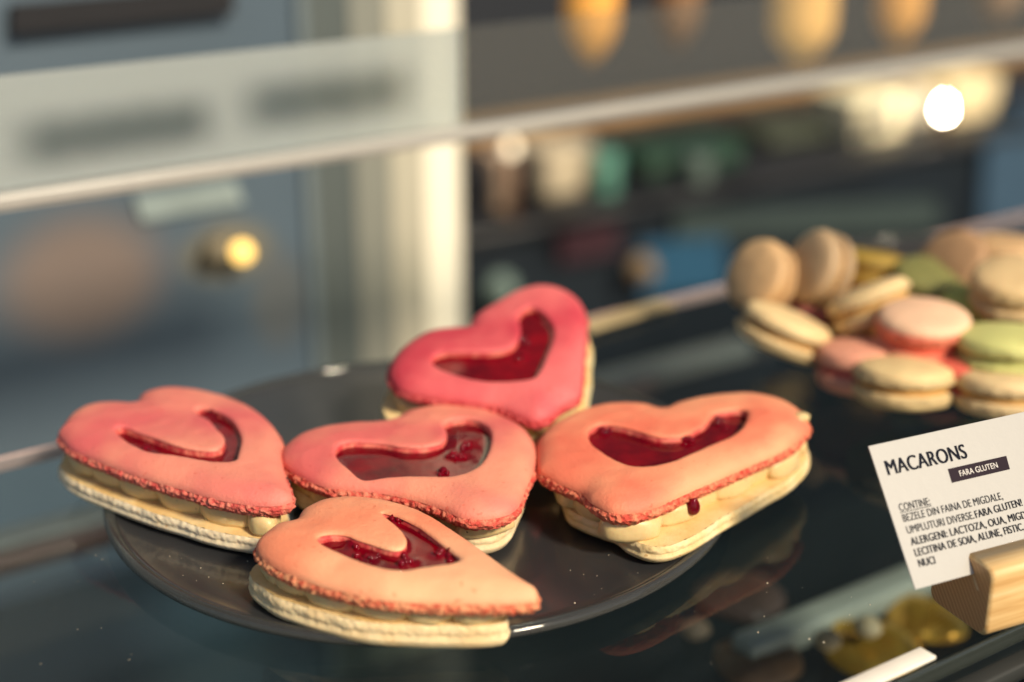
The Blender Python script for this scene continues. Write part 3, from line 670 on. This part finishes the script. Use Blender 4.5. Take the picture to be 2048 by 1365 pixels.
zlo, zhi = ony(250, 305, YU)[2], ony(250, 205, YU)[2]
m1 = softbox(q1[0], q2[0], zlo, zhi - .002); m2 = softbox(q3[0], q4[0], zlo + .003, zhi + .002)
mm = mth('MAXIMUM', m1, m2)
cr = nt.nodes.new('ShaderNodeMixRGB'); nt.links.new(mm, cr.inputs[0]); cr.inputs[1].default_value = (.86, .90, .94, 1); cr.inputs[2].default_value = (.12, .165, .185, 1)
df = nt.nodes.new('ShaderNodeBsdfDiffuse'); nt.links.new(cr.outputs[0], df.inputs[0])
tr = nt.nodes.new('ShaderNodeBsdfTransparent'); tr.inputs[0].default_value = (.95, .96, .95, 1)
ms = nt.nodes.new('ShaderNodeMixShader'); ms.inputs[0].default_value = .68; nt.links.new(tr.outputs[0], ms.inputs[1]); nt.links.new(df.outputs[0], ms.inputs[2]); nt.links.new(ms.outputs[0], out.inputs[0])
fm = link('reflection_film', mesh([(XA, YU + .0034, ZB + .001), (xr, YU + .0034, ZB + .001), (xr, YU + .0034, ZT - .001), (XA, YU + .0034, ZT - .001)], [(0, 1, 2, 3)]), M_film, us, smooth=False)
fm['label'] = 'pale film added for a milky reflection, its two soft dark bars painted in'

# amber glass lamps hanging in a row inside the shop
def pendant(px, py, wpx, col, label, em):
    Y = 1.02; P = ony(px, py, Y); s_ = np.dot(P - EYE, FW) / FPX; r = wpx / 2 * s_; Hh = .15
    root = empty('pendant_lamp', (P[0], P[1], P[2]), label, 'lamp', 'amber pendant lamps hanging in a row')
    m, nt, b = mat('amber_%d' % px); b.inputs['Base Color'].default_value = (*col, 1); b.inputs['Roughness'].default_value = .35; b.inputs['Emission Color'].default_value = (*col, 1); b.inputs['Emission Strength'].default_value = em
    prof = [(0, 0)] + [(r * math.sin(math.pi / 2 * min(1, (i + .5) / 5)) * (1 - .25 * max(0, i - 10) / 9), Hh * i / 19) for i in range(20)] + [(r * .2, Hh + .004), (0, Hh + .004)]
    link('lamp_shade', lathe(prof, 32), m, root)
    o = link('cord', lathe([(0, Hh), (.002, Hh), (.002, 1.3 - P[2]), (0, 1.3 - P[2])], 10), plain('cord%d' % px, (.03, .03, .03), .6), root)
    link('socket', lathe([(0, Hh), (.012, Hh + .002), (.012, Hh + .03), (0, Hh + .034)], 20), plain('socket%d' % px, (.08, .06, .04), .5), root)
pendant(1182, 125, 105, (.80, .38, .08), 'bright orange hanging lamp nearest the pale reflection column, leftmost of the row', .25)
pendant(1352, 100, 90, (.26, .14, .07), 'dim brown hanging lamp, second from the left in the row', .05)
pendant(1600, 125, 125, (.90, .52, .17), 'widest golden hanging lamp in the middle of the row', .35)
pendant(1795, 92, 95, (.85, .42, .11), 'slim amber hanging lamp, second from the right in the row', .25)
pendant(1990, 50, 90, (.42, .26, .16), 'pale brown hanging lamp at the right end of the row', .1)
lc = link('lamp_rail', bevelbox(2.4, .04, .03, .004), plain('lamp_rail_black', (.02, .02, .02), .4)); lc.location = (1.0, 1.02, 1.315); tag(lc, 'black ceiling rail from which the row of amber lamps hangs', 'rail')

# ------------------------------------------------------------------ reflection column and panel, blurred shop interior
YC = 0.985
cL, cR = ony(792, 500, YC), ony(936, 500, YC)
M_col = plain('reflection_column_cream', (.93, .89, .74), .5, scale=8, var=.04)
rc = (cR[0] - cL[0]) / 2 * 0.95
o = link('reflection_column', lathe([(rc * 1.06, -1.0), (rc * 1.06, -.93), (rc, -.92), (rc, 1.55), (rc * 1.08, 1.56), (rc * 1.08, 1.6)], 64), M_col); o.location = ((cL[0] + cR[0]) / 2, YC + rc * .5, 0)
tag(o, 'cream round column added behind the case for a sunlit reflection in the glass', 'column')  # bright reflection in the front glass, built as a solid column
YBD = 0.93
brd = empty('column_shade_boards', (0, 0, 0), 'three added boards painting the column shade from grey to beige between the blue grey panel and the cream column', 'boards')  # added boards: the column's shaded side painted as three colour steps
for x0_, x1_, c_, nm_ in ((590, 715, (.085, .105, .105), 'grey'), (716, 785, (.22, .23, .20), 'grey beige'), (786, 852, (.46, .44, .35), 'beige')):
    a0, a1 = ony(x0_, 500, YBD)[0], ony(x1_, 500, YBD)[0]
    o = link('board', bevelbox(a1 - a0, .02, 2.4, .0006), plain('board_' + nm_, c_, .6, scale=8, var=.1), brd); o.location = ((a0 + a1) / 2, YBD + .01, .2); o['label'] = nm_ + ' shade board'
YPN = 0.905
pR = ony(612, 500, YPN)[0]; pL = -0.45
M_pan = plain('reflection_panel_paint', (.074, .108, .142), .45, scale=4, var=.12)
pn = empty('reflection_panel', (0, 0, 0), 'large blue grey panel added behind the left half of the case for a glass reflection', 'panel')  # reflection in the front glass, built as a solid panel
o = link('reflection_panel_sheet', bevelbox(pR - pL, .02, 1.6, .002), M_pan, pn); o.location = ((pR + pL) / 2, YPN + .01, -.2)
M_panedge = plain('panel_edge_trim', (.14, .18, .20), .4)
o = link('reflection_panel_trim', bevelbox(.008, .024, 1.6, .002), M_panedge, pn); o.location = (pR + .0045, YPN + .008, -.2)
def quad_on(name, Y, p, depth, m, label, cat, group=None, bev=.002):
    """solid whose front face has the given pixel corners at depth plane Y"""
    q = [ony(x, y, Y) for x, y in p]; V = [(a[0], a[1], a[2]) for a in q] + [(a[0], a[1] + depth, a[2]) for a in q]
    me = mesh(V, [(0, 1, 2, 3), (7, 6, 5, 4), (0, 4, 5, 1), (1, 5, 6, 2), (2, 6, 7, 3), (3, 7, 4, 0)]); bm = bmesh.new(); bm.from_mesh(me); bmesh.ops.bevel(bm, geom=bm.edges[:], offset=bev, segments=2, affect='EDGES'); bmesh.ops.recalc_face_normals(bm, faces=bm.faces); bm.to_mesh(me); bm.free()
    return tag(link(name, me, m, smooth=False), label, cat, group)
quad_on('slotted_bar', YPN - .012, [(25, 72), (470, 28), (470, -30), (25, 12)], .01, plain('black_metal', (.008, .008, .011), .5), 'black slotted bar near the top of the blue grey reflection panel', 'bar', bev=.001)
quad_on('reflection_patch', YPN - .004, [(285, 445), (490, 408), (470, 360), (268, 395)], .003, plain('reflection_patch_pale', (.24, .30, .30), .6), 'small pale sheet added on the blue grey panel for a reflected patch', 'reflection patch', bev=.0005)  # blurred pale reflection made into a flat sheet
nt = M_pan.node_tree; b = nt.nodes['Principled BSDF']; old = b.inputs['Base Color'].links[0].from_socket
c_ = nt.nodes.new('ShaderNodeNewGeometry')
for (px, py, rx, rz, col, fac) in ((165, 560, .075, .060, (.20, .145, .115), .75), (455, 505, .045, .028, (.20, .17, .10), .7), (560, 600, .03, .05, (.14, .13, .11), .5)):  # soft reflections and amber glow painted into the panel colour
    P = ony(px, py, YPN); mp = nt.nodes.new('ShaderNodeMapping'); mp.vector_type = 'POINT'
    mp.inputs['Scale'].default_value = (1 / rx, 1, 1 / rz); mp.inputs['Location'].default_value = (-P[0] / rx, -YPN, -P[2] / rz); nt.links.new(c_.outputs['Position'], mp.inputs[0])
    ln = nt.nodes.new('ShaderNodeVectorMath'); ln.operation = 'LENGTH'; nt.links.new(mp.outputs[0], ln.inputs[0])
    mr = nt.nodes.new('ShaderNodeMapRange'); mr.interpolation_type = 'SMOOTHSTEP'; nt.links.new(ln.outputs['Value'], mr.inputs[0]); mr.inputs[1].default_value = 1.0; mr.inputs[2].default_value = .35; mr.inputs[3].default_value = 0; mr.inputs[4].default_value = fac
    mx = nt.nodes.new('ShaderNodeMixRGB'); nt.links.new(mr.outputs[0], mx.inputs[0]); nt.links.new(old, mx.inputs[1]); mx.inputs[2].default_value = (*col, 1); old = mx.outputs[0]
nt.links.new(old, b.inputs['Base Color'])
P = ony(484, 505, YPN - .018); lp = empty('reflected_glow', P, 'small amber globe added on the blue grey panel for a reflected glow', 'lamp')  # added glowing globe for a reflected amber spot, not a real lamp
o = link('globe', lathe([(.0075 * math.sin(a), .0075 * math.cos(a)) for a in [math.pi * i / 12 for i in range(13)]], 24), emit('amber_glow', (1, .62, .16), 1.6), lp)
o = link('globe_arm', bevelbox(.003, .018, .003, .0008), plain('brass', (.4, .26, .1), .3, metal=.8), lp); o.location = (0, .009, 0)
o = link('lamp_shade', lathe([(.004, .009), (.006, .008), (.012, -.003), (.011, -.004), (.005, .007)], 32), plain('reflected_glow_shade', (.20, .17, .11), .7), lp); o.location = (-.014, .008, .002)  # added beside the globe as part of the reflected glow, not a real lamp

YB = 1.35
zc = ony(1400, 385, YB)[2]
M_ct = plain('counter_front_navy', (.007, .012, .018), .5, scale=3, var=.4)
M_top = plain('counter_top_dark', (.018, .020, .024), .4)
M_ct.node_tree.nodes['Principled BSDF'].inputs['Specular IOR Level'].default_value = .15
x0c = ony(900, 500, YB)[0]; x1c = 3.4
cb = empty('back_counter', (0, 0, 0), 'dark navy counter across the shop behind the case', 'counter')
o = link('counter_body', bevelbox(x1c - x0c, .5, .9 + zc, .003), M_ct, cb); o.location = ((x0c + x1c) / 2, YB + .26, zc / 2 - .46)
o = link('counter_top', bevelbox(x1c - x0c + .02, .53, .012, .003), M_top, cb); o.location = ((x0c + x1c) / 2, YB + .255, zc - .002)
def item(name, px, w_, top, Y, col, label, cat, shape='box', bottom=None, group=None, rough=.6, em=None):
    """thing standing on the back counter: px centre, pixel width, pixel y of its top"""
    base = ony(px, 400, Y); s = np.dot(base - EYE, FW) / FPX; zt = ony(px, top, Y)[2]; zb = zc + .0045 if bottom is None else ony(px, bottom, Y)[2]
    W = w_ * s / (RT[0]); Hh = zt - zb; root = empty(name, (base[0], Y, zb), label, cat, group)
    m = plain('m_' + name + str(px), col, rough, scale=10, var=.12)
    if shape == 'box':
        o = link('carton', bevelbox(W, .09, Hh * .86, .004, 2, (0, 0, Hh * .43)), m, root)
        link('carton_lid', bevelbox(W * 1.02, .094, Hh * .14, .003, 2, (0, 0, Hh * .93)), plain('lid' + str(px), tuple(min(1, c * 1.15) for c in col), rough), root)
    else:
        r = w_ * s / 2; prof = [(0, 0), (r * .8, 0), (r * .82, .003), (r, Hh * .95), (r * .97, Hh), (r * .9, Hh * .97), (0, Hh * .95)]
        link('cup_body', lathe(prof, 32), m, root)
        link('cup_sleeve', lathe([(r * .88, Hh * .3), (r * .90, Hh * .31), (r * .97, Hh * .64), (r * .94, Hh * .65)], 32), plain('slv' + str(px), tuple(c * .8 for c in col), .8), root)
    return root
item('paper_cup', 1000, 80, 300, 1.42, (.52, .38, .27), 'first tan paper cup on the back counter beside the pale column', 'cup', 'cup', group='items on the back counter')
item('carton', 1085, 80, 285, 1.46, (.48, .41, .29), 'blurred beige carton between the paper cup and the mint cup', 'carton', group='items on the back counter')
item('paper_cup', 1150, 70, 275, 1.50, (.40, .36, .28), 'grey beige paper cup behind the mint cup', 'cup', 'cup', group='items on the back counter')
item('mint_cup', 1212, 56, 305, 1.40, (.20, .50, .38), 'small mint green cup on the back counter', 'cup', 'cup', group='items on the back counter')
item('green_box', 1345, 200, 285, 1.46, (.018, .055, .035), 'wide dark green box on the back counter', 'carton', group='items on the back counter')
item('carton', 1545, 130, 250, 1.50, (.05, .06, .04), 'dark olive carton between the green box and the cream boxes', 'carton', group='items on the back counter')
item('cream_box', 1700, 110, 185, 1.46, (.85, .76, .52), 'bright cream box, leftmost of the three cream boxes by the glowing lamp', 'carton', group='items on the back counter')
item('cream_box', 1790, 60, 170, 1.50, (.74, .68, .55), 'greyish cream box between two brighter cream boxes', 'carton', group='items on the back counter')
item('cream_box', 1880, 115, 150, 1.47, (.80, .66, .40), 'cream box directly behind the glowing lamp', 'carton', group='items on the back counter')
item('blue_box', 2010, 100, 200, 1.42, (.02, .04, .07), 'dull blue box at the right end of the back counter', 'carton', group='items on the back counter')
item('white_mug', 1393, 60, 310, 1.38, (.12, .17, .15), 'grey green mug in front of the dark green box', 'cup', 'cup', group='items on the back counter')
P = ony(1765, 232, 1.39); o = link('logo_disc', lathe([(0, 0), (.019, 0), (.019, .003), (0, .003)], 24), plain('logo_grey', (.10, .11, .12), .6)); o.location = P; o.rotation_euler = (math.pi / 2, 0, 0); tag(o, 'small dark grey round emblem in front of the cream boxes', 'emblem')
# lamps
def bulb(px, py, Y, wpx, strength, label, col=(1, .86, .62)):
    P = ony(px, py, Y); s = np.dot(P - EYE, FW) / FPX; r = wpx / 2 * s
    root = empty('table_lamp', (P[0], P[1], zc + .0045), label, 'lamp'); zz = P[2] - zc - .0045
    prof = [(0, -r * 1.15), (r * .6, -r), (r, -r * .3), (r * .98, r * .2), (r * .6, r * .9), (r * .3, r * 1.25), (0, r * 1.3)]
    o = link('bulb', lathe(prof, 32), emit('glow%d' % px, col, strength), root); o.location.z = zz; o.scale = (1, 1, 2.6 if wpx < 20 else 1)
    link('lamp_base', lathe([(0, 0), (r * 1.0, 0), (r * 1.0, .006), (.006, .012), (.006, zz - r * 1.1), (0, zz - r * 1.1)], 24), plain('lamp_brass%d' % px, (.12, .06, .03), .4, metal=.5), root)
bulb(1888, 222, 1.36, 12, 160.0, 'bright glowing white lamp in front of the cream boxes at upper right')
bulb(1022, 297, 1.37, 26, 1.6, 'soft warm lamp in front of the tan cups near the reflection column', (1, .84, .58))
# tan wall board above the counter
YT = 1.72
quad_on('wood_wall_board', YT, [(850, 350), (2250, 130), (2250, 60), (850, 265)], .03, plain('tan_wood_board', (.42, .25, .11), .6, scale=9, var=.2), 'long tan wooden board on the wall behind the counter items', 'wall board')
# things on the counter front
quad_on('blue_poster', YB - .003, [(1285, 600), (1460, 580), (1450, 470), (1280, 490)], .012, plain('blue_poster', (.010, .065, .13), .5), 'deep blue poster on the front of the back counter', 'poster')
quad_on('grey_green_board', YB - .003, [(1350, 480), (1880, 460), (1880, 400), (1350, 432)], .012, plain('grey_green', (.028, .046, .046), .5), 'long grey green board on the counter front above the round macarons', 'board')
quad_on('light_blue_poster', YB - .003, [(1960, 480), (2120, 460), (2120, 230), (1975, 260)], .012, plain('light_blue', (.03, .07, .12), .5), 'lighter blue panel at the right edge of the counter front', 'poster')
quad_on('maroon_card', YB - .004, [(1120, 530), (1240, 510), (1240, 450), (1120, 470)], .012, plain('maroon', (.03, .007, .014), .5), 'small maroon card on the counter front', 'card')
P = ony(1280, 535, 1.0)
def blob_thing(name, px, py, z, rpx, col, label, cat, sq=.6, rough=.5, metal=0.0):
    P = onz(px, py, z); s = np.dot(P - EYE, FW) / FPX; r = rpx * s
    prof = [(r * math.sin(a) * (1 + .04 * math.sin(5 * a)), r * sq * (math.cos(a) + 1)) for a in [math.pi * i / 14 for i in range(15)]]
    me = lathe(prof, 36)
    for v in me.vertices: v.co *= 1 + .16 * noise.noise(v.co * 60 + Vector((px, 0, 0))) + .06 * noise.noise(v.co * 190)
    o = link(name, me, plain('m%d_%d' % (px, py), col, rough, metal=metal, var=.3, scale=60, bumpd=.001)); o.location = P; return tag(o, label, cat)
# rear ledge behind the shelf with two small things
def knob(px, py, wpx, col, label):
    P = ony(px, py, YB - .02); sc = np.dot(P - EYE, FW) / FPX; r = wpx / 2 * sc
    o = link('brass_boss', lathe([(0, .02), (r * .5, .02), (r * .5, .008), (r * .96, .006), (r, 0), (r * .9, -.006), (0, -.009)], 32), plain('knob%d' % px, col, .4)); o.location = P; o.rotation_euler = (math.pi / 2, 0, 0); return tag(o, label, 'boss')
knob(1282, 538, 62, (.20, .14, .08), 'round tan boss on the counter front behind the rearmost heart')
knob(1000, 580, 70, (.14, .20, .18), 'pale mint boss on the counter front, peeping over the rearmost heart')
a_, b2 = onz(1165, 655, .004), onz(1335, 603, .004)
mid_ = (a_ + b2) / 2; Lr = np.linalg.norm(b2 - a_)
tg = empty('ribbed_strip', (mid_[0], mid_[1], .0032), 'pale gold ribbed strip lying on the glass behind the rearmost heart', 'ribbed strip')  # pale gold streak behind the heart, built as ribbed bars
tg.rotation_euler = (0, 0, math.atan2(*(b2 - a_)[:2][::-1]))
for k in range(4):
    o = link('rib', bevelbox(Lr, .0022, .0024, .0007), plain('pale_gold%d' % k, (.45, .36, .20), .35, metal=.4), tg); o.location = (0, (k - 1.5) * .0034, 0)

# pastries on the lower deck, seen through the glass
ZD = -0.30
blob_thing('golden_pastry', 1740, 1330, -.112, 95, (.95, .46, .06), 'gold wrapped pastry under the shelf left of the wooden block', 'pastry', .38, .25, .6)
blob_thing('golden_pastry', 1850, 1265, -.112, 80, (.95, .44, .06), 'second gold wrapped pastry under the shelf, touching the wooden block reflection', 'pastry', .35, .25, .6)
blob_thing('nut', 1655, 1300, -.092, 26, (.60, .42, .22), 'small pale nut beside the gold pastry under the shelf', 'nut', .8)
blob_thing('nut', 1735, 1275, -.092, 26, (.62, .46, .26), 'small pale nut on the upper edge of the gold pastry under the shelf', 'nut', .8)
blob_thing('brown_cookie', 1480, 1215, -.112, 90, (.075, .045, .035), 'dark brown cookie under the shelf between plate and pale rail', 'cookie', .3)
blob_thing('brown_cookie', 1510, 1345, -.112, 85, (.22, .12, .06), 'reddish brown cookie under the shelf at the bottom edge of the picture', 'cookie', .3)
blob_thing('nut', 1390, 1275, -.112, 30, (.40, .27, .17), 'single tan nut under the shelf below the plate rim', 'nut', .6)
md = link('middle_glass', bevelbox(1.3, .30, .004, 0), clear_glass('low_glass', (.8, .84, .82), gloss=.4), smooth=False); md.location = (.66, .50, -.1145); tag(md, 'lower clear glass shelf carrying the pastries and rails under the main one', 'shelf')
